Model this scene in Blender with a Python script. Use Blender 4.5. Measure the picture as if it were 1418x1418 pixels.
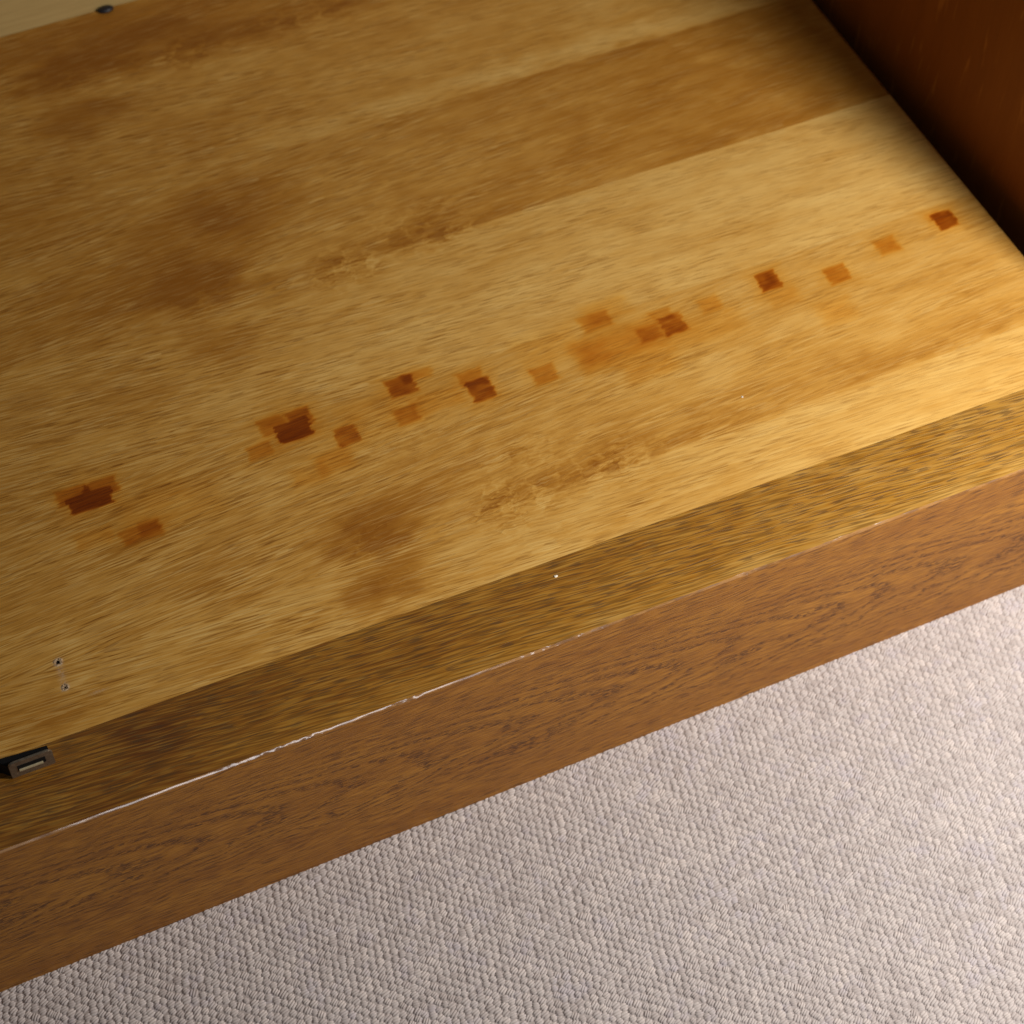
import bpy, bmesh, math, random
import numpy as np

# ------------------------------------------------------------------ scene, camera, light
for o in list(bpy.data.objects):
    bpy.data.objects.remove(o)
scene = bpy.context.scene
COL = scene.collection
RNG = np.random.default_rng(7)
random.seed(7)
MM = 0.001

PITCH, YAW, DIST = math.radians(52.7), math.radians(24.0), 1.0
fwd = (math.sin(YAW) * math.cos(PITCH), math.cos(YAW) * math.cos(PITCH), -math.sin(PITCH))
cam_data = bpy.data.cameras.new('camera')
cam = bpy.data.objects.new('camera', cam_data)
COL.objects.link(cam)
cam.location = (-fwd[0] * DIST, -fwd[1] * DIST, -fwd[2] * DIST)
cam.rotation_euler = (math.pi / 2 - PITCH, 0, -YAW)
cam_data.sensor_width = 36.0
cam_data.lens = 36.0 * 2866 / 1418
cam_data.clip_start, cam_data.clip_end = 0.01, 50
cam_data.dof.use_dof = True
cam_data.dof.focus_distance = 0.96
cam_data.dof.aperture_fstop = 11.0
scene.camera = cam

world = bpy.data.worlds.new('World')
scene.world = world
world.use_nodes = True
bg = world.node_tree.nodes['Background']
bg.inputs['Color'].default_value = (0.95, 0.97, 1.0, 1)
bg.inputs['Strength'].default_value = 0.06

def area_lamp(name, loc, target, size, power, color, size_y=None):
    d = bpy.data.lights.new(name, 'AREA')
    d.shape = 'DISK'
    d.size = size
    if size_y: d.shape = 'RECTANGLE'; d.size_y = size_y
    d.energy = power
    d.color = color
    o = bpy.data.objects.new(name, d)
    COL.objects.link(o)
    o.location = loc
    v = [t - l for t, l in zip(target, loc)]
    from mathutils import Vector
    o.rotation_euler = Vector(v).to_track_quat('-Z', 'Y').to_euler()
    return o

area_lamp('room_lamp', (0.408, -0.36, 0.40), (0.26, -0.08, 0), 0.08, 5.6, (1.0, 0.94, 0.86))
area_lamp('window_light', (0.06, -1.86, 0.70), (-0.1, 0, 0), 0.55, 1.4, (0.96, 0.96, 1.0), 0.35)

scene.view_settings.view_transform = 'Standard'
scene.view_settings.look = 'None'
scene.view_settings.exposure = 0.0
scene.view_settings.gamma = 1.0
scene.view_settings.use_curve_mapping = False
scene.render.engine = 'CYCLES'

# ------------------------------------------------------------------ node helpers
class V:
    """A socket in a node tree, with arithmetic."""
    def __init__(s, nt, sock): s.nt, s.s = nt, sock
    def _m(s, op, *a, clamp=False):
        n = s.nt.nodes.new('ShaderNodeMath'); n.operation = op; n.use_clamp = clamp
        for i, x in enumerate((s,) + a):
            if isinstance(x, V): s.nt.links.new(x.s, n.inputs[i])
            else: n.inputs[i].default_value = x
        return V(s.nt, n.outputs[0])
    def __add__(s, o): return s._m('ADD', o)
    __radd__ = __add__
    def __mul__(s, o): return s._m('MULTIPLY', o)
    __rmul__ = __mul__
    def __sub__(s, o): return s._m('SUBTRACT', o)
    def __rsub__(s, o): return (s * -1.0) + o
    def abs(s): return s._m('ABSOLUTE')
    def sin(s): return s._m('SINE')
    def sqrt(s): return s._m('SQRT')
    def fract(s): return s._m('FRACT')
    def exp(s): return s._m('EXPONENT')
    def clamp(s): return s._m('ADD', 0.0, clamp=True)
    def step(s, a, b):
        n = s.nt.nodes.new('ShaderNodeMapRange'); n.interpolation_type = 'SMOOTHSTEP'
        s.nt.links.new(s.s, n.inputs['Value'])
        n.inputs['From Min'].default_value = a; n.inputs['From Max'].default_value = b
        return V(s.nt, n.outputs['Result'])

class Mat:
    def __init__(s, name):
        s.m = bpy.data.materials.new(name); s.m.use_nodes = True
        s.nt = s.m.node_tree
        s.b = s.nt.nodes['Principled BSDF']
    def link(s, v, name): s.nt.links.new(v.s, s.b.inputs[name])
    def uv(s):
        n = s.nt.nodes.new('ShaderNodeUVMap'); n.uv_map = 'mm'
        q = s.nt.nodes.new('ShaderNodeSeparateXYZ'); s.nt.links.new(n.outputs[0], q.inputs[0])
        return V(s.nt, q.outputs[0]) * 100.0, V(s.nt, q.outputs[1]) * 100.0
    def obj(s):
        n = s.nt.nodes.new('ShaderNodeTexCoord')
        q = s.nt.nodes.new('ShaderNodeSeparateXYZ'); s.nt.links.new(n.outputs['Object'], q.inputs[0])
        return [V(s.nt, q.outputs[i]) * 1000.0 for i in range(3)]
    def attr(s, name):
        n = s.nt.nodes.new('ShaderNodeAttribute'); n.attribute_name = name
        return V(s.nt, n.outputs['Fac'])
    def vec(s, x, y, z=0.0):
        n = s.nt.nodes.new('ShaderNodeCombineXYZ')
        for i, c in enumerate((x, y, z)):
            if isinstance(c, V): s.nt.links.new(c.s, n.inputs[i])
            else: n.inputs[i].default_value = c
        return V(s.nt, n.outputs[0])
    def noise(s, x, y, z=0.0, detail=2.0, rough=0.5, dist=0.0):
        n = s.nt.nodes.new('ShaderNodeTexNoise')
        n.inputs['Scale'].default_value = 1.0
        n.inputs['Detail'].default_value = detail
        n.inputs['Roughness'].default_value = rough
        n.inputs['Distortion'].default_value = dist
        s.nt.links.new(s.vec(x, y, z).s, n.inputs['Vector'])
        return V(s.nt, n.outputs['Fac'])
    def ramp(s, v, stops):
        n = s.nt.nodes.new('ShaderNodeValToRGB')
        e = n.color_ramp.elements
        while len(e) < len(stops): e.new(0.5)
        for el, (p, c) in zip(e, stops):
            el.position = p; el.color = (*c, 1)
        s.nt.links.new(v.s, n.inputs[0])
        return V(s.nt, n.outputs[0])
    def rgb(s, r, g, b):
        n = s.nt.nodes.new('ShaderNodeCombineColor')
        for i, c in enumerate((r, g, b)):
            if isinstance(c, V): s.nt.links.new(c.s, n.inputs[i])
            else: n.inputs[i].default_value = c
        return V(s.nt, n.outputs[0])
    def mix(s, a, b, f, kind='MIX'):
        n = s.nt.nodes.new('ShaderNodeMix'); n.data_type = 'RGBA'; n.blend_type = kind
        for i, c in ((6, a), (7, b)):
            if isinstance(c, V): s.nt.links.new(c.s, n.inputs[i])
            else: n.inputs[i].default_value = (*c, 1)
        if isinstance(f, V): s.nt.links.new(f.s, n.inputs[0])
        else: n.inputs[0].default_value = f
        return V(s.nt, n.outputs[2])
    def bump(s, h, dist, strength=1.0):
        n = s.nt.nodes.new('ShaderNodeBump')
        n.inputs['Distance'].default_value = dist
        n.inputs['Strength'].default_value = strength
        s.nt.links.new(h.s, n.inputs['Height'])
        s.nt.links.new(n.outputs[0], s.b.inputs['Normal'])
    def set(s, **k):
        for a, v in k.items():
            s.b.inputs[a.replace('_', ' ')].default_value = v
        return s

# ------------------------------------------------------------------ materials
def mat_veneer():
    """Book-matched veneer: u runs along the board, v is the distance from the mirror seam."""
    M = Mat('veneer')
    u, v = M.uv()
    leaf, tone, stain, swirl, scuff = [M.attr(a) for a in ('leaf', 'tone', 'stain', 'swirl', 'scuff')]
    warp = M.noise(u * (1 / 170), v * (1 / 40), 3.0, 1) - 0.5
    warp2 = M.noise(u * (1 / 30), v * (1 / 12), 9.0, 2) - 0.5
    curl = M.noise(u * (1 / 9), v * (1 / 9), 5.0, 2, 0.6) - 0.5
    phi = v - u * 0.050 + u * u * 0.00003 + warp * 4.0 + warp2 * 0.45 + swirl * curl * 9.0
    uu = u + swirl * curl * 10.0
    calm_r = 1.0 - u.step(-60.0, 230.0) * 0.42
    z = leaf * 0.07
    fib = M.noise(uu * (1 / 26), phi * (1 / 1.15), z, 1, 0.5)
    patch = M.noise(u * (1 / 55), v * (1 / 14), z + 30.0, 2, 0.55)
    fine = M.noise(uu * (1 / 15), phi * (1 / 0.8), z + 4.0, 0, 0.6)
    pore = M.noise(uu * (1 / 10), phi * (1 / 0.75), z + 8.0, 0, 0.5)
    band = M.noise(uu * (1 / 120), phi * (1 / 7.0), z + 12.0, 3, 0.55)
    blot = M.noise(u * (1 / 34), v * (1 / 18), leaf * 0.6, 3, 0.55, 0.4)
    fleck = M.noise(u * (1 / 8.0) + curl * 2.5, v * (1 / 4.0), z + 20.0, 3, 0.6, 0.6)
    t = 0.53 + tone * 0.58 + (band - 0.5) * 0.34 + (blot - 0.5) * 0.55 \
        + swirl * (fleck - 0.5) * 2.2
    col = M.ramp(t.clamp(), [(0.0, (0.310, 0.112, 0.011)), (0.25, (0.450, 0.197, 0.026)),
                             (0.5, (0.605, 0.312, 0.060)), (0.75, (0.705, 0.418, 0.112)),
                             (1.0, (0.800, 0.520, 0.165))])
    calm = (1.0 - swirl * 0.6) * calm_r * (0.55 + patch.step(0.36, 0.62) * 0.55) * (0.55 + tone.step(-0.75, -0.2) * 0.45)
    dark = (fib.step(0.46, 0.41) * 0.20 + fine.step(0.42, 0.36) * 0.34 + pore.step(0.59, 0.64) * 0.48) * calm
    lite = (fib.step(0.55, 0.60) * 0.14 + fine.step(0.60, 0.66) * 0.30) * calm
    col = M.mix(col, (0.27, 0.105, 0.012), (dark * 0.9).clamp())
    col = M.mix(col, (0.86, 0.60, 0.22), lite.clamp())
    # dyed squares and drips: the dye sits in the grain
    st = stain * (1.0 + (fib - 0.5) * 0.6 + (fine - 0.5) * 0.45)
    st = st._m('MINIMUM', 0.98)
    s2 = st * st
    tr = M.rgb((s2 * -1.05).exp(), (st * -0.95 - s2 * 1.15).exp(), (st * -3.9).exp())
    col = M.mix(col, tr, 1.0, 'MULTIPLY')
    col = M.mix(col, (0.62, 0.52, 0.42), (scuff * M.noise(u * 0.9, v * 0.9, 2.0, 2).step(0.3, 0.6)).clamp())
    M.link(col, 'Base Color')
    M.link(0.40 + dark * 0.25 + (blot - 0.5) * 0.15, 'Roughness')
    M.set(Specular_IOR_Level=0.25)
    M.bump((fib + fine - pore.step(0.55, 0.70) * 1.2) * 0.5, 0.00012, 0.6)
    return M.m

def mat_lip():
    M = Mat('oak_lip')
    u, v = M.uv()
    tone = M.attr('tone')
    warp = M.noise(u * (1 / 60), v * (1 / 20), 3.0, 2) - 0.5
    phi = v + u * 0.075 + warp * 4.0
    fib = M.noise(u * (1 / 26), phi * (1 / 1.2), 1.0, 1)
    fine = M.noise(u * (1 / 16), phi * (1 / 0.75), 5.0, 0, 0.6)
    pore = M.noise(u * (1 / 9.5), phi * (1 / 0.8), 9.0, 0, 0.45)
    dens = M.noise(u * (1 / 50), phi * (1 / 9), 13.0, 2)
    blot = M.noise(u * (1 / 30), v * (1 / 16), 17.0, 3)
    t = 0.5 + tone * 0.5 + (blot - 0.5) * 0.45 + (fib - 0.5) * 0.9
    col = M.ramp(t.clamp(), [(0.0, (0.135, 0.040, 0.006)), (0.3, (0.250, 0.092, 0.009)),
                             (0.55, (0.385, 0.170, 0.018)), (0.8, (0.450, 0.235, 0.048)),
                             (1.0, (0.56, 0.32, 0.080))])
    p = (pore + (dens - 0.5) * 0.20).step(0.57, 0.67) * v.step(-77.0, -70.0)
    col = M.mix(col, (0.075, 0.034, 0.010), p * 0.60)
    col = M.mix(col, (0.10, 0.048, 0.010), fine.step(0.53, 0.36) * 0.5)
    col = M.mix(col, (0.48, 0.28, 0.05), fine.step(0.54, 0.70) * 0.30)
    M.link(col, 'Base Color')
    M.link(0.30 + p * 0.25 + (blot - 0.5) * 0.2, 'Roughness')
    M.set(Specular_IOR_Level=0.4, Coat_Weight=0.7, Coat_Roughness=0.12)
    M.bump((fine - p * 1.4) * 0.5, 0.00015, 0.6)
    return M.m

def mat_face():
    M = Mat('oak_face')
    u, v = M.uv()     # v: height below the top edge
    w1 = M.noise(u * (1 / 55), v * (1 / 22), 2.0, 2) - 0.5
    w2 = M.noise(u * (1 / 13), v * (1 / 6), 6.0, 2) - 0.5
    d = (v - 58.0 - u * 0.03 + w1 * 18.0) * (1 / 40.0)
    cath = (d * d).clamp() * 60.0 + u * 0.22 + w2 * 6.0 + w1 * 20.0
    ring = (cath * (1 / 9.0)).fract()
    early = ring.step(0.0, 0.12) * ring.step(0.60, 0.25)
    mid = d.abs().step(1.0, 0.55)
    phi = v + u * 0.02 + w1 * 8.0 + w2 * 1.2
    pore = M.noise(u * (1 / 4.5), phi * (1 / 0.85), 11.0, 1, 0.6)
    line = M.noise(u * (1 / 13), phi * (1 / 1.0), 15.0, 1, 0.5)
    fine = M.noise(u * (1 / 11), phi * (1 / 0.75), 19.0, 0, 0.6)
    blot = M.noise(u * (1 / 60), v * (1 / 22), 23.0, 3)
    band = M.noise(u * (1 / 160), phi * (1 / 11.0), 27.0, 2)
    t = 0.5 + (blot - 0.5) * 0.55 + (band - 0.5) * 0.5 + (ring - 0.4) * 0.10 * mid
    col = M.ramp(t.clamp(), [(0.0, (0.225, 0.078, 0.012)), (0.35, (0.315, 0.122, 0.017)),
                             (0.65, (0.410, 0.174, 0.024)), (1.0, (0.50, 0.230, 0.034))])
    p_mid = pore.step(0.47, 0.55) * early * mid
    p_edge = line.step(0.57, 0.64) * (1.0 - mid * 0.4) * 0.75
    p = (p_mid + p_edge).clamp()
    col = M.mix(col, (0.085, 0.040, 0.026), p * 0.85)
    col = M.mix(col, (0.17, 0.068, 0.022), fine.step(0.54, 0.38) * 0.50)
    col = M.mix(col, (0.50, 0.235, 0.05), fine.step(0.54, 0.70) * 0.26)
    M.link(col, 'Base Color')
    M.link(0.42 + p * 0.2, 'Roughness')
    M.set(Specular_IOR_Level=0.22)
    M.bump((fine - p * 1.6) * 0.5, 0.00015, 0.6)
    return M.m

def mat_arris():
    M = Mat('worn_arris')
    u, v = M.uv()
    chip = M.noise(u * (1 / 9), v * (1 / 2.0), 1.0, 3, 0.65)
    big = M.noise(u * (1 / 60), 0.0, 5.0, 2)
    fine = M.noise(u * (1 / 1.4), v * (1 / 0.7), 9.0, 2)
    worn = (chip + (big - 0.5) * 0.8).step(0.40, 0.58)
    col = M.mix((0.24, 0.10, 0.022), (0.46, 0.23, 0.075), worn)
    col = M.mix(col, (0.11, 0.045, 0.018), fine.step(0.66, 0.76) * 0.6)
    M.link(col, 'Base Color')
    M.link(0.10 + chip.step(0.6, 0.35) * 0.35 + fine.step(0.64, 0.78) * 0.2, 'Roughness')
    M.set(Specular_IOR_Level=1.0, Coat_Weight=1.0, Coat_Roughness=0.11, Coat_IOR=2.3)
    M.bump(chip + fine * 0.25, 0.00016, 0.4)
    return M.m

def mat_side():
    M = Mat('dark_oak_side')
    x, y, z = M.obj()
    w = M.noise(y * (1 / 40), z * (1 / 90), 1.0, 2) - 0.5
    phi = y + z * 0.05 + w * 12.0
    fib = M.noise(phi * (1 / 1.4), z * (1 / 25), 3.0, 3)
    band = M.noise(phi * (1 / 20), z * (1 / 160), 7.0, 2)
    ray = M.noise(phi * (1 / 5.0), z * (1 / 34) + y * 0.02, 11.0, 2)
    col = M.ramp((0.5 + (band - 0.5) * 0.7 + (fib - 0.5) * 0.4).clamp(),
                 [(0.0, (0.17, 0.048, 0.004)), (0.5, (0.24, 0.070, 0.006)), (1.0, (0.31, 0.098, 0.011))])
    col = M.mix(col, (0.46, 0.17, 0.03), ray.step(0.60, 0.72) * 0.45)
    M.link(col, 'Base Color')
    M.set(Roughness=0.5, Specular_IOR_Level=0.2)
    return M.m

def mat_back():
    M = Mat('pale_back_board')
    x, y, z = M.obj()
    fib = M.noise(x * (1 / 30), z * (1 / 2.0), 3.0, 3)
    col = M.ramp(fib, [(0.3, (0.40, 0.28, 0.105)), (0.7, (0.46, 0.33, 0.13))])
    M.link(col, 'Base Color')
    M.set(Roughness=0.55)
    return M.m

def mat_plain(name, c, rough=0.5, metal=0.0, spec=0.5, wear=0.15):
    M = Mat(name)
    x, y, z = M.obj()
    n = M.noise(x * 0.6, y * 0.6, z * 0.6, 4, 0.6)
    col = M.ramp(n, [(0.25, tuple(a * (1 - wear) for a in c)), (0.75, tuple(min(1, a * (1 + wear)) for a in c))])
    M.link(col, 'Base Color')
    M.link(rough + (n - 0.5) * 0.2, 'Roughness')
    M.set(Metallic=metal, Specular_IOR_Level=spec)
    return M.m

def mat_carpet(name, k=1.0):
    M = Mat(name)
    x, y, z = M.obj()
    loop = M.attr('loop')
    big = M.noise(x * (1 / 40), y * (1 / 40), 1.0, 3, 0.6)
    fuzz = M.noise(x * 1.7, y * 1.7, z * 1.7, 2, 0.6)
    t = loop * 0.5 + big * 0.35 + fuzz * 0.15
    col = M.ramp(t, [(0.2, (0.47 * k, 0.415 * k, 0.405 * k)), (0.5, (0.56 * k, 0.507 * k, 0.498 * k)),
                     (0.8, (0.64 * k, 0.575 * k, 0.555 * k))])
    lil = M.noise(x * (1 / 14) + 31.0, y * (1 / 14), loop * 0.8, 3, 0.6)
    col = M.mix(col, (0.53 * k, 0.485 * k, 0.53 * k), lil.step(0.52, 0.70) * 0.55)
    M.link(col, 'Base Color')
    M.set(Roughness=0.9, Specular_IOR_Level=0.1, Sheen_Weight=0.12, Sheen_Roughness=0.5)
    M.bump(fuzz, 0.0002, 0.5)
    return M.m

VENEER, LIP, FACE, ARRIS, SIDE, BACK = mat_veneer(), mat_lip(), mat_face(), mat_arris(), mat_side(), mat_back()
CORE = mat_plain('board_core', (0.16, 0.08, 0.025), 0.7)
BLACK = mat_plain('black_plastic', (0.006, 0.006, 0.007), 0.6, spec=0.2)
STEEL = mat_plain('dull_steel', (0.30, 0.25, 0.19), 0.42, 0.8, wear=0.3)
BRIGHT = mat_plain('bright_steel', (0.6, 0.52, 0.33), 0.35, 0.3)
PEG = mat_plain('dark_peg', (0.012, 0.011, 0.016), 0.45)
HOLE = mat_plain('hole_inside', (0.02, 0.01, 0.006), 0.9)
SPLINTER = mat_plain('raw_splinter', (0.52, 0.36, 0.21), 0.7, wear=0.45)
FLECK = mat_plain('white_fleck', (0.85, 0.80, 0.70), 0.5)
PILE, BACKING = mat_carpet('carpet_yarn'), mat_carpet('carpet_backing', 0.95)

# ------------------------------------------------------------------ mesh helpers
def link(name, me, mat, parent=None, smooth=False):
    o = bpy.data.objects.new(name, me)
    COL.objects.link(o)
    if mat is not None: me.materials.append(mat)
    if parent is not None: o.parent = parent
    if smooth:
        me.polygons.foreach_set('use_smooth', [True] * len(me.polygons))
    return o

def np_mesh(name, verts, faces):
    verts = np.asarray(verts, dtype=np.float32); faces = np.asarray(faces, dtype=np.int32)
    me = bpy.data.meshes.new(name)
    k = faces.shape[1]
    me.vertices.add(len(verts)); me.vertices.foreach_set('co', verts.ravel())
    me.loops.add(faces.size); me.loops.foreach_set('vertex_index', faces.ravel())
    me.polygons.add(len(faces))
    me.polygons.foreach_set('loop_start', np.arange(0, faces.size, k, dtype=np.int32))
    me.update(calc_edges=True)
    return me

def set_uv(me, uv):
    l = me.uv_layers.new(name='mm')
    idx = np.empty(len(me.loops), dtype=np.int32); me.loops.foreach_get('vertex_index', idx)
    l.data.foreach_set('uv', (np.asarray(uv, dtype=np.float32)[idx] * 0.01).ravel())

def set_attr(me, name, a):
    at = me.attributes.new(name, 'FLOAT', 'POINT')
    at.data.foreach_set('value', np.asarray(a, dtype=np.float32))

def grid_faces(nx, ny):
    i, j = np.meshgrid(np.arange(nx - 1), np.arange(ny - 1), indexing='ij')
    a = (i * ny + j).ravel()
    return np.stack([a, a + ny, a + ny + 1, a + 1], 1)

def vnoise(x, y, seed):
    """smooth value noise in 0..1"""
    r = np.random.default_rng(seed).random((64, 64))
    xi, yi = np.floor(x).astype(int), np.floor(y).astype(int)
    fx, fy = x - xi, y - yi
    fx, fy = fx * fx * (3 - 2 * fx), fy * fy * (3 - 2 * fy)
    g = lambda a, b: r[a % 64, b % 64]
    return (g(xi, yi) * (1 - fx) + g(xi + 1, yi) * fx) * (1 - fy) + (g(xi, yi + 1) * (1 - fx) + g(xi + 1, yi + 1) * fx) * fy

def box(bm, x0, x1, y0, y1, z0, z1, bevel=0.0):
    vs = [bm.verts.new((x * MM, y * MM, z * MM)) for x in (x0, x1) for y in (y0, y1) for z in (z0, z1)]
    F = [(0, 1, 3, 2), (4, 6, 7, 5), (0, 4, 5, 1), (2, 3, 7, 6), (0, 2, 6, 4), (1, 5, 7, 3)]
    fs = [bm.faces.new([vs[i] for i in f]) for f in F]
    if bevel:
        es = list({e for f in fs for e in f.edges})
        bmesh.ops.bevel(bm, geom=es, offset=bevel * MM, segments=2, affect='EDGES', profile=0.5)

def box_obj(name, mat, parent, *a, bevel=0.0):
    bm = bmesh.new(); box(bm, *a, bevel=bevel)
    bmesh.ops.recalc_face_normals(bm, faces=bm.faces)
    me = bpy.data.meshes.new(name); bm.to_mesh(me); bm.free()
    return link(name, me, mat, parent)

def prism_obj(name, mat, parent, pts, axis, lo, hi, bevel=0.0):
    """extrude a polygon; axis 'z': pts are (x,y), axis 'y': pts are (x,z)"""
    bm = bmesh.new()
    def co(p, h): return (p[0] * MM, p[1] * MM, h * MM) if axis == 'z' else (p[0] * MM, h * MM, p[1] * MM)
    a = [bm.verts.new(co(p, lo)) for p in pts]; b = [bm.verts.new(co(p, hi)) for p in pts]
    bm.faces.new(a); bm.faces.new(b[::-1])
    n = len(pts)
    for i in range(n): bm.faces.new((a[i], b[i], b[(i + 1) % n], a[(i + 1) % n]))
    bmesh.ops.recalc_face_normals(bm, faces=bm.faces)
    if bevel:
        bmesh.ops.bevel(bm, geom=list(bm.edges), offset=bevel * MM, segments=2, affect='EDGES')
    me = bpy.data.meshes.new(name); bm.to_mesh(me); bm.free()
    return link(name, me, mat, parent)

# ------------------------------------------------------------------ carpet (the floor)
CA = math.radians(-41)          # direction of the tufted rows
TILT = 0.0142                   # the cabinet's plinth and the floor are not quite parallel
def floor_z(x): return -116.9 + TILT * (x + 17.0)

me = np_mesh('carpet', [(-1400 * MM, -1200 * MM, (floor_z(-1400)) * MM), (1400 * MM, -1200 * MM, floor_z(1400) * MM),
                        (1400 * MM, 900 * MM, floor_z(1400) * MM), (-1400 * MM, 900 * MM, floor_z(-1400) * MM)], [(0, 1, 2, 3)])
carpet = link('carpet', me, BACKING)
carpet['kind'] = 'structure'
carpet['label'] = 'beige loop pile carpet below the cabinet front'

def build_pile():
    pr, pc = 3.85, 3.65
    c, s = math.cos(CA), math.sin(CA)
    n = 170
    I, J = np.meshgrid(np.arange(-n, n), np.arange(-n, n), indexing='ij')
    I, J = I.ravel().astype(float), J.ravel().astype(float)
    a = (I + 0.5 * (J % 2)) * pr + (vnoise(I / 5 + 200, J / 5 + 200, 1) - 0.5) * 1.7
    b = J * pc + (vnoise(I / 5 + 90, J / 5 + 90, 2) - 0.5) * 1.7
    a = a + RNG.normal(0, 0.26, a.shape); b = b + RNG.normal(0, 0.24, b.shape)
    X, Y = a * c - b * s, a * s + b * c
    keep = (X > -400) & (X < 420) & (Y < -74) & (Y > -360) & (Y > -300 - 0.2 * X - 60)
    X, Y = X[keep], Y[keep]
    N = len(X)
    # half-ellipsoid strand template
    seg, rings = 8, 3
    T = []
    for r in range(rings):
        ph = r / rings * math.pi / 2
        for q in range(seg):
            th = 2 * math.pi * q / seg
            T.append((math.cos(ph) * math.cos(th), math.cos(ph) * math.sin(th), math.sin(ph)))
    T.append((0, 0, 1)); T = np.array(T)
    F = []
    for r in range(rings - 1):
        for q in range(seg):
            p, k = r * seg + q, r * seg + (q + 1) % seg
            F += [(p, k, k + seg), (p, k + seg, p + seg)]
    top = rings * seg
    F += [((rings - 1) * seg + q, (rings - 1) * seg + (q + 1) % seg, top) for q in range(seg)]
    F = np.array(F)
    per = 3
    tw = np.radians(20) + RNG.normal(0, 0.22, N)         # slant of the yarn's twist
    size = RNG.normal(1.0, 0.09, N)
    hgt = RNG.normal(1.0, 0.10, N)
    tint = np.clip(RNG.normal(0.5, 0.26, N), 0, 1)
    V_, A_ = [], []
    for k in range(per):
        off = (k - 1) * 1.14 * size
        dx, dy = np.cos(tw), np.sin(tw)                 # along the strand
        sx, sy = -dy, dx                                # across
        L = (2.2 - 0.35 * abs(k - 1)) * size * RNG.normal(1, 0.07, N)
        W = 0.80 * size
        H = (0.88 - 0.12 * abs(k - 1)) * hgt
        lx, ly, lz = T[:, 0], T[:, 1], T[:, 2]
        px = X[:, None] + off[:, None] * sx[:, None] + lx * (L * dx)[:, None] + ly * (W * sx)[:, None]
        py = Y[:, None] + off[:, None] * sy[:, None] + lx * (L * dy)[:, None] + ly * (W * sy)[:, None]
        pz = floor_z(px) + lz * H[:, None]
        V_.append(np.stack([px, py, pz], -1)); A_.append(np.repeat(tint[:, None], len(T), 1))
    V_ = np.stack(V_, 1).reshape(-1, 3) * MM
    A_ = np.stack(A_, 1).ravel()
    cnt = N * per
    faces = (F[None] + (np.arange(cnt) * len(T))[:, None, None]).reshape(-1, 3)
    me = np_mesh('carpet_pile', V_, faces)
    set_attr(me, 'loop', A_)
    o = link('carpet_pile', me, PILE, carpet, smooth=True)
    o['kind'] = 'stuff'
    o['label'] = 'small twisted beige yarn loops covering the floor'
    print('pile loops', N, 'tris', len(faces))
build_pile()

# ------------------------------------------------------------------ cabinet
cabinet = bpy.data.objects.new('cabinet', None)
COL.objects.link(cabinet)
cabinet.location = (0, 0, 0)
cabinet['label'] = 'open oak cabinet with stained veneer floor, standing on beige carpet'
cabinet['category'] = 'cabinet'

XL, XR = -430.0, 319.0
Y_LIP, Y_FRONT, Y_BACK = -34.0, -78.5, 441.0

# bottom board under the veneer
panel = box_obj('bottom_panel', CORE, cabinet, XL, XR - 0.3, Y_LIP + 0.2, Y_BACK - 1, -18, -0.7)

# dyed squares: centre x, y, half width, half depth, strength, edge softness (mm)
STAINS = [(294.9, 86.3, 5.8, 6.2, .70, .7), (290.5, 90.5, 4.5, 4, .14, 1.4), (256.5, 82.6, 6.2, 5.8, .36, 1.6), (221.8, 74.9, 6.2, 6.2, .42, 1.1),
          (186.1, 85.1, 6.0, 6.4, .72, .8), (149.9, 83, 6.0, 5.0, .22, 1.8), (126, 77.8, 6.4, 6.6, .52, .9),
          (112.5, 77.0, 6.4, 4.6, .30, 1.2), (123.5, 86.4, 5.5, 4.0, .24, 1.4), (90.3, 96.0, 8.2, 5.6, .34, 1.8),
          (99, 101, 12, 7, .12, 4), (94, 76, 22, 10, .26, 6), (103, 56, 14, 7, .13, 4), (79, 76, 9, 6, .10, 3),
          (188, 71, 8, 5, .12, 3), (209, 51.6, 9, 7, .16, 5), (140, 68, 20, 9, .10, 6), (60, 90, 16, 10, .10, 6), (-35, 84, 20, 12, .09, 6), (-150, 70, 24, 12, .08, 6), (50.7, 74.1, 6.6, 5.6, .34, 1.5),
          (17.5, 77.6, 6.4, 7.2, .66, .9), (15.6, 86.6, 6.4, 5.6, .30, 1.4), (-18.6, 96.2, 7.0, 6.2, .56, .8),
          (-8.5, 99.5, 8, 3.4, .26, 1.3), (-6, 79.5, 13, 6.0, .16, 2.5), (-23.5, 77.2, 5.8, 5.4, .34, 1.6),
          (-55.7, 77.1, 5.8, 5.9, .52, .8), (-78.6, 91.2, 8.6, 6.0, .80, .7), (-73.0, 97.5, 6.4, 6.0, .48, 1.0),
          (-87, 98.5, 6.8, 5.4, .34, 1.0), (-80.5, 88.5, 5.5, 3.4, .38, .8), (-98.4, 85.6, 6.2, 5.0, .30, 1.2),
          (-67, 64.5, 9, 6.4, .20, 3), (-81, 61.5, 9, 6, .14, 3), (-184, 89.2, 10.4, 5.2, .85, .7),
          (-191, 96.5, 8.2, 4.8, .42, 1.0), (-177, 95, 8, 5.2, .42, 1.2), (-167.5, 60.6, 10, 5.0, .32, 1.3),
          (-162.8, 63.2, 5.0, 4.2, .20, 1.2), (-189, 67, 9, 5.0, .16, 2.2), (-150, 82, 10, 8, .06, 4)]
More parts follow.
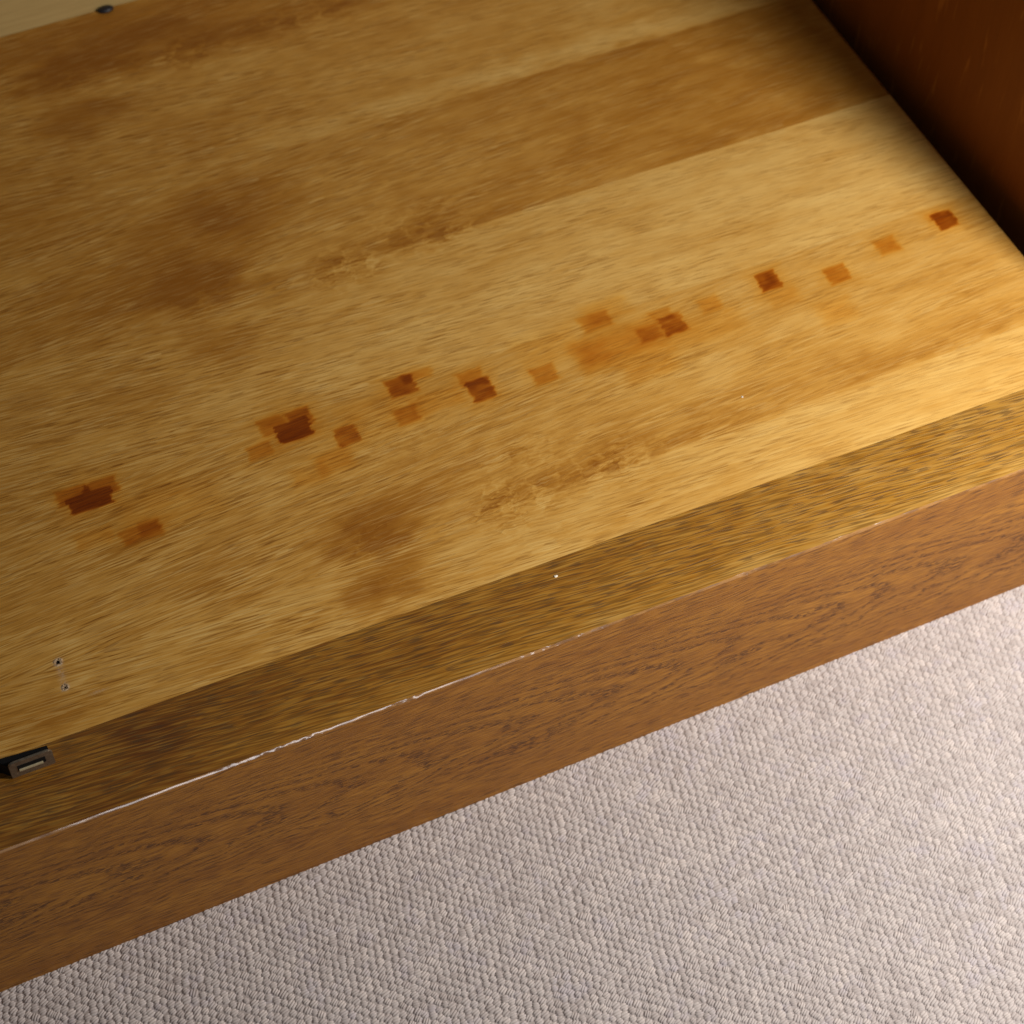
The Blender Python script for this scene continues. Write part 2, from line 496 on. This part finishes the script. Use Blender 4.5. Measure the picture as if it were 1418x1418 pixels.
# wood colour, with chatoyant sheen beside the seams painted in: centre x, y, radii, darker (-) or paler (+)
TONES = [(-90, 203, 26, 13, -.70), (-106, 212, 44, 24, -.22), (-93, 164, 18, 16, -.38), (-87, 241, 38, 26, -.38), (-50, 255, 28, 24, -.36),
         (-66, 19, 26, 14, -.70), (-72, -18, 22, 14, -.62), (-60, 2, 16, 14, -.28), (-25, 40, 32, 22, -.28),
         (-101, 397, 32, 17, -.70), (-110, 354, 26, 14, -.60), (-43, 402, 42, 17, -.50), (37, 387, 60, 14, -.45), (-70, 425, 90, 14, -.40),
         (-60, 320, 30, 16, -.20), (-155, 300, 40, 40, -.22),
         (70, 12, 36, 10, -.30), (20, 10, 26, 9, -.30), (150, 11, 70, 11, -.34), (250, 14, 60, 11, -.26),
         (-172, 210, 60, 24, -.16), (-246, -20, 22, 12, -.35), (-155, 143, 30, 20, -.12), (-230, 110, 40, 30, -.15),
         (150, 55, 120, 30, -.06), (-130, 17, 22, 16, -.14), (210, 293, 90, 7, .42), (60, 293, 90, 7, .25), (230, 330, 80, 30, .12), (-40, 180, 30, 10, -.12), (40, 192, 40, 8, -.25),
         (0, 120, 120, 16, .12), (-40, 128, 60, 18, .10), (60, 150, 60, 24, .06), (120, 40, 40, 10, .16), (-10, 57, 26, 14, .10),
         (50, 225, 50, 16, .10), (-150, -5, 70, 10, .06), (-60, -31, 90, 5, .18), (30, 240, 40, 20, .06)]
SWIRLS = [(-14, 184, 24, 13, .95), (37, 188, 26, 10, .85), (1, 5, 22, 16, .95), (54, 8, 30, 11, .9), (20, 30, 34, 16, .5), (30, 205, 40, 12, .4), (-30, 60, 30, 16, .3), (-41, 383, 24, 13, .8), (38, 386, 30, 10, .7),
          (-72, 14, 18, 13, .42), (-92, 198, 20, 12, .4), (-66, -16, 14, 10, .30), (-105, 396, 22, 12, .4), (20, 196, 30, 10, .5), (28, 14, 26, 9, .45),
          (5, -18, 22, 10, .3), (120, 12, 30, 10, .2)]

SEAMS = [Y_BACK, 383.0, 284.5, 186.0, 97.5, 3.2, Y_LIP]
# each leaf: (y bottom, y top, mirror seam, base tone on the left, base tone on the right, grid step)
LEAVES = [(383.0, Y_BACK, 383.0, -.36, -.16, 2.0), (284.5, 383.0, 383.0, -.22, .02, 2.0), (186.0, 284.5, 186.0, -.24, -.46, 1.6),  # right-hand tones also paint the mirrored leaves' chatoyant sheen as plain colour
          (97.5, 186.0, 186.0, -.14, .38, 1.0), (3.2, 97.5, 3.2, -.14, .04, 1.0), (Y_LIP, 3.2, 3.2, -.04, .30, 1.2)]
HOLES = [(-225.0, 5.6, 1.3), (-226.0, -8.9, 1.0)]
seam_wob = lambda x: (vnoise(x / 60 + 5, x * 0 + 3.0, 44) - 0.5) * 0.5

for li, (y0, y1, ys, tl, trr, step) in enumerate(LEAVES):
    gx = np.arange(XL, XR + 0.01, step); gx[-1] = XR
    ny = max(3, int(round((y1 - y0) / step)) + 1)
    gy = np.linspace(y0 + 0.005, y1 - 0.005, ny)
    X, Y = np.meshgrid(gx, gy, indexing='ij')
    Xr, Yr = X.ravel(), Y.ravel()
    wob = seam_wob(Xr)
    Yw = Yr + wob * (1 if li < 5 else (Yr - Y_LIP) / (3.2 - Y_LIP))
    if li == 0: Yw = Yr + wob * (Y_BACK - Yr) / (Y_BACK - 383.0)
    # irregular outlines for the figure
    nx_, ny_ = (vnoise(Xr / 9 + 40, Yr / 6 + 7, 11) - .5) * 13, (vnoise(Xr / 9 + 3, Yr / 6 + 90, 12) - .5) * 9
    tone = np.interp(Xr + (vnoise(Xr / 50 + 9, Yr / 14 + 9, 21) - .5) * 90, [-250, -60, 60, 200, 320], [tl, tl * .6 + trr * .1, tl * .3 + trr * .55, trr, trr])
    for cx, cy, rx, ry, k in TONES:
        q = ((Xr + nx_ - cx) / rx) ** 2 + ((Yr + ny_ - cy) / ry) ** 2
        tone = tone + k * np.exp(-q ** 1.7 * 0.75)
    sw = np.zeros_like(Xr)
    for cx, cy, rx, ry, k in SWIRLS:
        q = ((Xr + nx_ - cx) / rx) ** 2 + ((Yr + ny_ - cy) / ry) ** 2
        sw = np.maximum(sw, k * np.exp(-q))
    st = np.zeros_like(Xr)
    jx, jy = (vnoise(Xr / 3 + 8, Yr / 1.1 + 8, 31) - .5) * 2.4, (vnoise(Xr / 4 + 4, Yr / 4 + 2, 32) - .5) * 1.0
    for cx, cy, hx, hy, k, sf in STAINS:
        dx, dy = np.abs(Xr + jx - cx) - hx, np.abs(Yr + jy - cy) - hy
        d = np.maximum(dx, dy)
        m = np.clip(0.5 - d / (2 * sf), 0, 1); m = m * m * (3 - 2 * m)
        st = st + k * m * (0.8 + 0.4 * vnoise(Xr / 4 + cx, Yr / 2.5 + cy, 33))
        st = st + k * 0.14 * np.exp(-(np.maximum(d, 0) / 5.0) ** 2)      # dye bled a little into the grain
    sc = np.zeros_like(Xr)
    if li >= 4:
        t_ = np.clip((Yr - HOLES[1][1]) / (HOLES[0][1] - HOLES[1][1]), 0, 1)
        lx = HOLES[1][0] + t_ * (HOLES[0][0] - HOLES[1][0])
        yy = HOLES[1][1] + t_ * (HOLES[0][1] - HOLES[1][1])
        dd = np.hypot(Xr - lx, Yr - yy)
        sc = 0.30 * np.exp(-(dd / 1.5) ** 2)
        for hx, hy, hr in HOLES: sc = np.maximum(sc, 0.7 * np.exp(-((np.hypot(Xr - hx, Yr - hy) - hr) / 0.9) ** 2))
        sc = np.maximum(sc, 0.4 * np.exp(-(((Xr + 213) / 4) ** 2 + ((Yr + 17) / .6) ** 2)))
    Z = np.zeros_like(Xr)
    nX, nY = len(gx), ny
    verts = np.stack([Xr, Yw, Z], 1)
    faces = grid_faces(nX, nY)
    if li >= 4:
        fc = verts[faces].mean(1)
        keep = np.ones(len(faces), bool)
        for hx, hy, hr in HOLES: keep &= np.hypot(fc[:, 0] - hx, fc[:, 1] - hy) > hr
        faces = faces[keep]
    # skirt round the leaf
    idx = np.arange(nX * nY).reshape(nX, nY)
    loop = np.concatenate([idx[:, 0], idx[-1, 1:], idx[-2::-1, -1], idx[0, -2:0:-1]])
    low = verts[loop].copy(); low[:, 2] = -0.65
    base = len(verts)
    nl = len(loop)
    a = np.arange(nl); b = (a + 1) % nl
    sk = np.stack([loop[a], base + a, base + b, loop[b]], 1)
    sk = sk[(verts[loop[a], 0] > XR - 0.01) & (verts[loop[b], 0] > XR - 0.01)]
    verts = np.concatenate([verts, low]); faces = np.concatenate([faces, sk])
    ext = lambda q: np.concatenate([q, q[loop]])
    me = np_mesh('veneer_leaf', verts * MM, faces)
    # consecutive leaves of the flitch slip a little sideways
    slip = {383.0: 14.0, 186.0: 0.0, 3.2: -18.0}[ys]
    set_uv(me, np.stack([ext(Xr) + slip + li * 0.9, np.abs(ext(Yw) - ys) + 0.0], 1))
    set_attr(me, 'leaf', np.full(len(verts), float(li)))
    for n_, q in (('tone', tone), ('stain', st), ('swirl', sw), ('scuff', sc)): set_attr(me, n_, ext(q))
    link('veneer_leaf', me, VENEER, panel, smooth=False)

# old screw holes with torn rims
for hx, hy, hr in HOLES:
    bm = bmesh.new()
    n = 14
    r0 = [bm.verts.new(((hx + (hr + .9) * math.cos(2 * math.pi * i / n)) * MM, (hy + (hr + .9) * math.sin(2 * math.pi * i / n)) * MM, -0.3 * MM)) for i in range(n)]
    r1 = [bm.verts.new(((hx + hr * .6 * math.cos(2 * math.pi * i / n)) * MM, (hy + hr * .6 * math.sin(2 * math.pi * i / n)) * MM, -0.68 * MM)) for i in range(n)]
    for i in range(n): bm.faces.new((r0[i], r0[(i + 1) % n], r1[(i + 1) % n], r1[i]))
    bm.faces.new(r1)
    me = bpy.data.meshes.new('screw_hole'); bm.to_mesh(me); bm.free()
    h = link('screw_hole', me, HOLE, panel)
    bm = bmesh.new()
    n = 18
    inner = [bm.verts.new(((hx + hr * random.uniform(.45, .95) * (1 if hr > 1.2 else .7) * math.cos(2 * math.pi * i / n)) * MM, (hy + hr * random.uniform(.55, .95) * (1 if hr > 1.2 else .7) * math.sin(2 * math.pi * i / n)) * MM, random.uniform(-.15, .05) * MM)) for i in range(n)]
    midr = [bm.verts.new(((hx + (hr + .45) * math.cos(2 * math.pi * i / n)) * MM, (hy + (hr + .45) * math.sin(2 * math.pi * i / n)) * MM, random.uniform(.12, .32) * MM)) for i in range(n)]
    outer = [bm.verts.new(((hx + (hr + random.uniform(.8, 1.3)) * math.cos(2 * math.pi * i / n)) * MM, (hy + (hr + random.uniform(.8, 1.2)) * math.sin(2 * math.pi * i / n)) * MM, .01 * MM)) for i in range(n)]
    for A_, B_ in ((inner, midr), (midr, outer)):
        for i in range(n):
            if random.random() < .68: bm.faces.new((A_[i], B_[i], B_[(i + 1) % n], A_[(i + 1) % n]))
    me = bpy.data.meshes.new('torn_rim'); bm.to_mesh(me); bm.free()
    link('torn_rim', me, SPLINTER, panel)
    for k in range(5 if hr > 1.2 else 8):
        bm = bmesh.new()
        a = 2 * math.pi * (k + random.random() * .8) / 10
        r = hr * random.uniform(.75, 1.5)
        cx, cy = hx + r * math.cos(a), hy + r * math.sin(a)
        s = random.uniform(.25, .6); ang = random.random() * 6.28
        pts = [(cx + s * 1.5 * math.cos(ang + t) * random.uniform(.5, 1), cy + s * math.sin(ang + t) * random.uniform(.5, 1)) for t in (0, 1.4, 2.9, 4.4)]
        vs = [bm.verts.new((p[0] * MM, p[1] * MM, random.uniform(-.05, .1) * MM)) for p in pts]
        tp = bm.verts.new((cx * MM, cy * MM, random.uniform(.2, .5) * MM))
        for i in range(4): bm.faces.new((vs[i], vs[(i + 1) % 4], tp))
        me = bpy.data.meshes.new('splinter'); bm.to_mesh(me); bm.free()
        link('splinter', me, SPLINTER, panel)

# front lip, worn arris and front face share one uneven edge
ex = np.arange(XL, 420.01, 1.0)
chipm = np.clip((vnoise(ex / 22 + 3, ex * 0 + 1.0, 51) - .58) * 3, 0, 1)
e_top = -77.72 + (vnoise(ex / 7 + 1, ex * 0 + 2.5, 52) - .5) * .16 + chipm * (vnoise(ex / 2.2 + 7, ex * 0 + 4.0, 53) - .1) * .45
e_low = -0.97 - (vnoise(ex / 9 + 2, ex * 0 + 6.5, 54) - .5) * .2 - chipm * (vnoise(ex / 2.0 + 5, ex * 0 + 8.0, 55) - .1) * .6
e_front = np.full_like(ex, Y_FRONT)

ny = 24
tt = np.linspace(0, 1, ny)
Xg = np.repeat(ex, ny)
Yg = ((Y_LIP - 0.03) * (1 - tt)[None] + e_top[:, None] * tt[None]).ravel()
verts = np.stack([Xg, Yg, np.full_like(Xg, -0.003)], 1)
faces = grid_faces(len(ex), ny)[:, ::-1]
nx_, ny_ = (vnoise(Xg / 9 + 4, Yg / 7 + 3, 61) - .5) * 16, (vnoise(Xg / 9 + 14, Yg / 7 + 33, 62) - .5) * 10
tone = np.interp(Xg + nx_ * 3, [-300, -200, -60, 100, 300], [-.28, -.28, -.06, .20, .50])
tone += 0.38 * np.clip((-66 - Yg + ny_ * .4) / 9, 0, 1) * np.interp(Xg, [-260, -80, 60], [.15, .6, 1.0])
for cx, cy, rx, ry, k in [(-199, -57, 12, 18, -.55), (-215, -75, 60, 6, -.2), (-180, -42, 40, 7, -.3), (-205, -42, 10, 6, -.2), (40, -52, 80, 14, -.14), (-60, -55, 40, 12, -.08), (-250, -62, 12, 8, .2)]:
    q = ((Xg + nx_ - cx) / rx) ** 2 + ((Yg + ny_ - cy) / ry) ** 2
    tone += k * np.exp(-q)
me = np_mesh('front_lip', verts * MM, faces)
set_uv(me, np.stack([Xg, Yg], 1)); set_attr(me, 'tone', tone)
lip = link('front_lip', me, LIP, cabinet)
lip['label'] = 'darker open-pored oak strip along the front edge of the cabinet floor'
box_obj('lip_core', CORE, lip, XL, 420, -76.0, Y_LIP - 0.1, -22, -0.4)

# arris
na = 6
rows = []
for k in range(na):
    a = (k / (na - 1)) * math.pi / 2
    w = k / (na - 1)
    yy = e_top + (e_front - e_top) * (0.12 * math.sin(a) + 0.88 * w)
    zz = -0.003 + (e_low + 0.003) * (0.12 * (1 - math.cos(a)) + 0.88 * w)
    rows.append(np.stack([ex, yy, zz], 1))
verts = np.stack(rows, 1).reshape(-1, 3)
verts[:, 1:] += RNG.normal(0, 0.03, (len(verts), 2)) * np.repeat(chipm, na)[:, None]
me = np_mesh('worn_arris', verts * MM, grid_faces(len(ex), na)[:, ::-1])
vv = np.tile(np.linspace(0, 2, na), len(ex))
set_uv(me, np.stack([np.repeat(ex, na), vv], 1))
arris = link('worn_arris', me, ARRIS, cabinet, smooth=True)

# front face
nz = 12
low = -117.0 + TILT * (ex + 17.0) + 0.6
tt = np.linspace(0, 1, nz)
Xg = np.repeat(ex, nz)
Zg = (e_low[:, None] * (1 - tt)[None] + low[:, None] * tt[None]).ravel()
verts = np.stack([Xg, np.full_like(Xg, Y_FRONT), Zg], 1)
me = np_mesh('front_face', verts * MM, grid_faces(len(ex), nz)[:, ::-1])
set_uv(me, np.stack([Xg, -Zg], 1))
face = link('front_face', me, FACE, cabinet)
face['label'] = 'reddish oak front board with dark pores meeting the carpet'
box_obj('face_core', CORE, face, XL, 420, -78.3, -60, -112, -22.2)

# side panel at the right with a shadow gap beside the floor board
bm = bmesh.new()
P = [(337, -40), (327, 441), (349, 441), (359, -40)]
a = [bm.verts.new((x * MM, y * MM, -110 * MM)) for x, y in P]; b = [bm.verts.new((x * MM, y * MM, 330 * MM)) for x, y in P]
bm.faces.new(a); bm.faces.new(b)
for i in range(4): bm.faces.new((a[i], a[(i + 1) % 4], b[(i + 1) % 4], b[i]))
bmesh.ops.recalc_face_normals(bm, faces=bm.faces)
me = bpy.data.meshes.new('side_panel'); bm.to_mesh(me); bm.free()
side = link('side_panel', me, SIDE, cabinet)
side['label'] = 'dark brown inner side wall of the cabinet at the right'

back = box_obj('back_panel', BACK, cabinet, XL, 324, 441.3, 452, -18, 330)
back['label'] = 'pale yellow back board of the cabinet'

# dark peg at the foot of the back board
bm = bmesh.new()
bmesh.ops.create_uvsphere(bm, u_segments=16, v_segments=8, radius=1.0)
for v in bm.verts:
    x, y, z = v.co
    v.co = ((-68 + x * 5.0) * MM, (439.2 + y * 3.0) * MM, (0.9 + z * 1.9) * MM)
me = bpy.data.meshes.new('peg'); bm.to_mesh(me); bm.free()
link('peg', me, PEG, cabinet, smooth=True)['label'] = 'dark rounded peg where floor and back board meet'

# magnetic catch at the left of the lip
catch = prism_obj('magnetic_catch', BLACK, cabinet, [(-260.6, -44.4), (-242.2, -44.4), (-242.2, -40.6), (-264, -38.8), (-266, -39.4)], 'z', 0.0, 8.8, 0.25)
catch['label'] = 'small black magnetic catch with a slotted grey steel plate'
def rrect(x0, x1, z0, z1, r):
    pts = []
    for cx, cz, a0 in ((x1 - r, z1 - r, 0), (x0 + r, z1 - r, 90), (x0 + r * .3, z0 + r * .3, 180), (x1 - r * .3, z0 + r * .3, 270)):
        rr = r if a0 < 180 else r * .3
        for k in range(5):
            t = math.radians(a0 + k * 22.5)
            pts.append((cx + rr * math.cos(t), cz + rr * math.sin(t)))
    return pts
plate = prism_obj('keeper_plate', STEEL, catch, rrect(-260.8, -241.0, 0.05, 11.8, 2.6), 'y', -45.6, -44.45, 0.2)
box_obj('slot', BLACK, catch, -257.2, -244.6, -45.75, -45.55, 4.4, 8.6, bevel=0.08)
box_obj('slot_bar', BRIGHT, catch, -256.8, -246.0, -46.2, -45.7, 4.5, 6.0, bevel=0.15)

# flecks of paint and dust
for x, y, r in [(3.5, -43.3, .85), (135.8, 19.3, .6)]:
    bm = bmesh.new()
    bmesh.ops.create_icosphere(bm, subdivisions=1, radius=1.0)
    for v in bm.verts:
        j = random.uniform(.75, 1.2)
        v.co = ((x + v.co.x * r * j * 1.2) * MM, (y + v.co.y * r * j) * MM, (0.15 * r + v.co.z * r * .5 * j) * MM)
    me = bpy.data.meshes.new('paint_fleck'); bm.to_mesh(me); bm.free()
    link('paint_fleck', me, FLECK, cabinet)
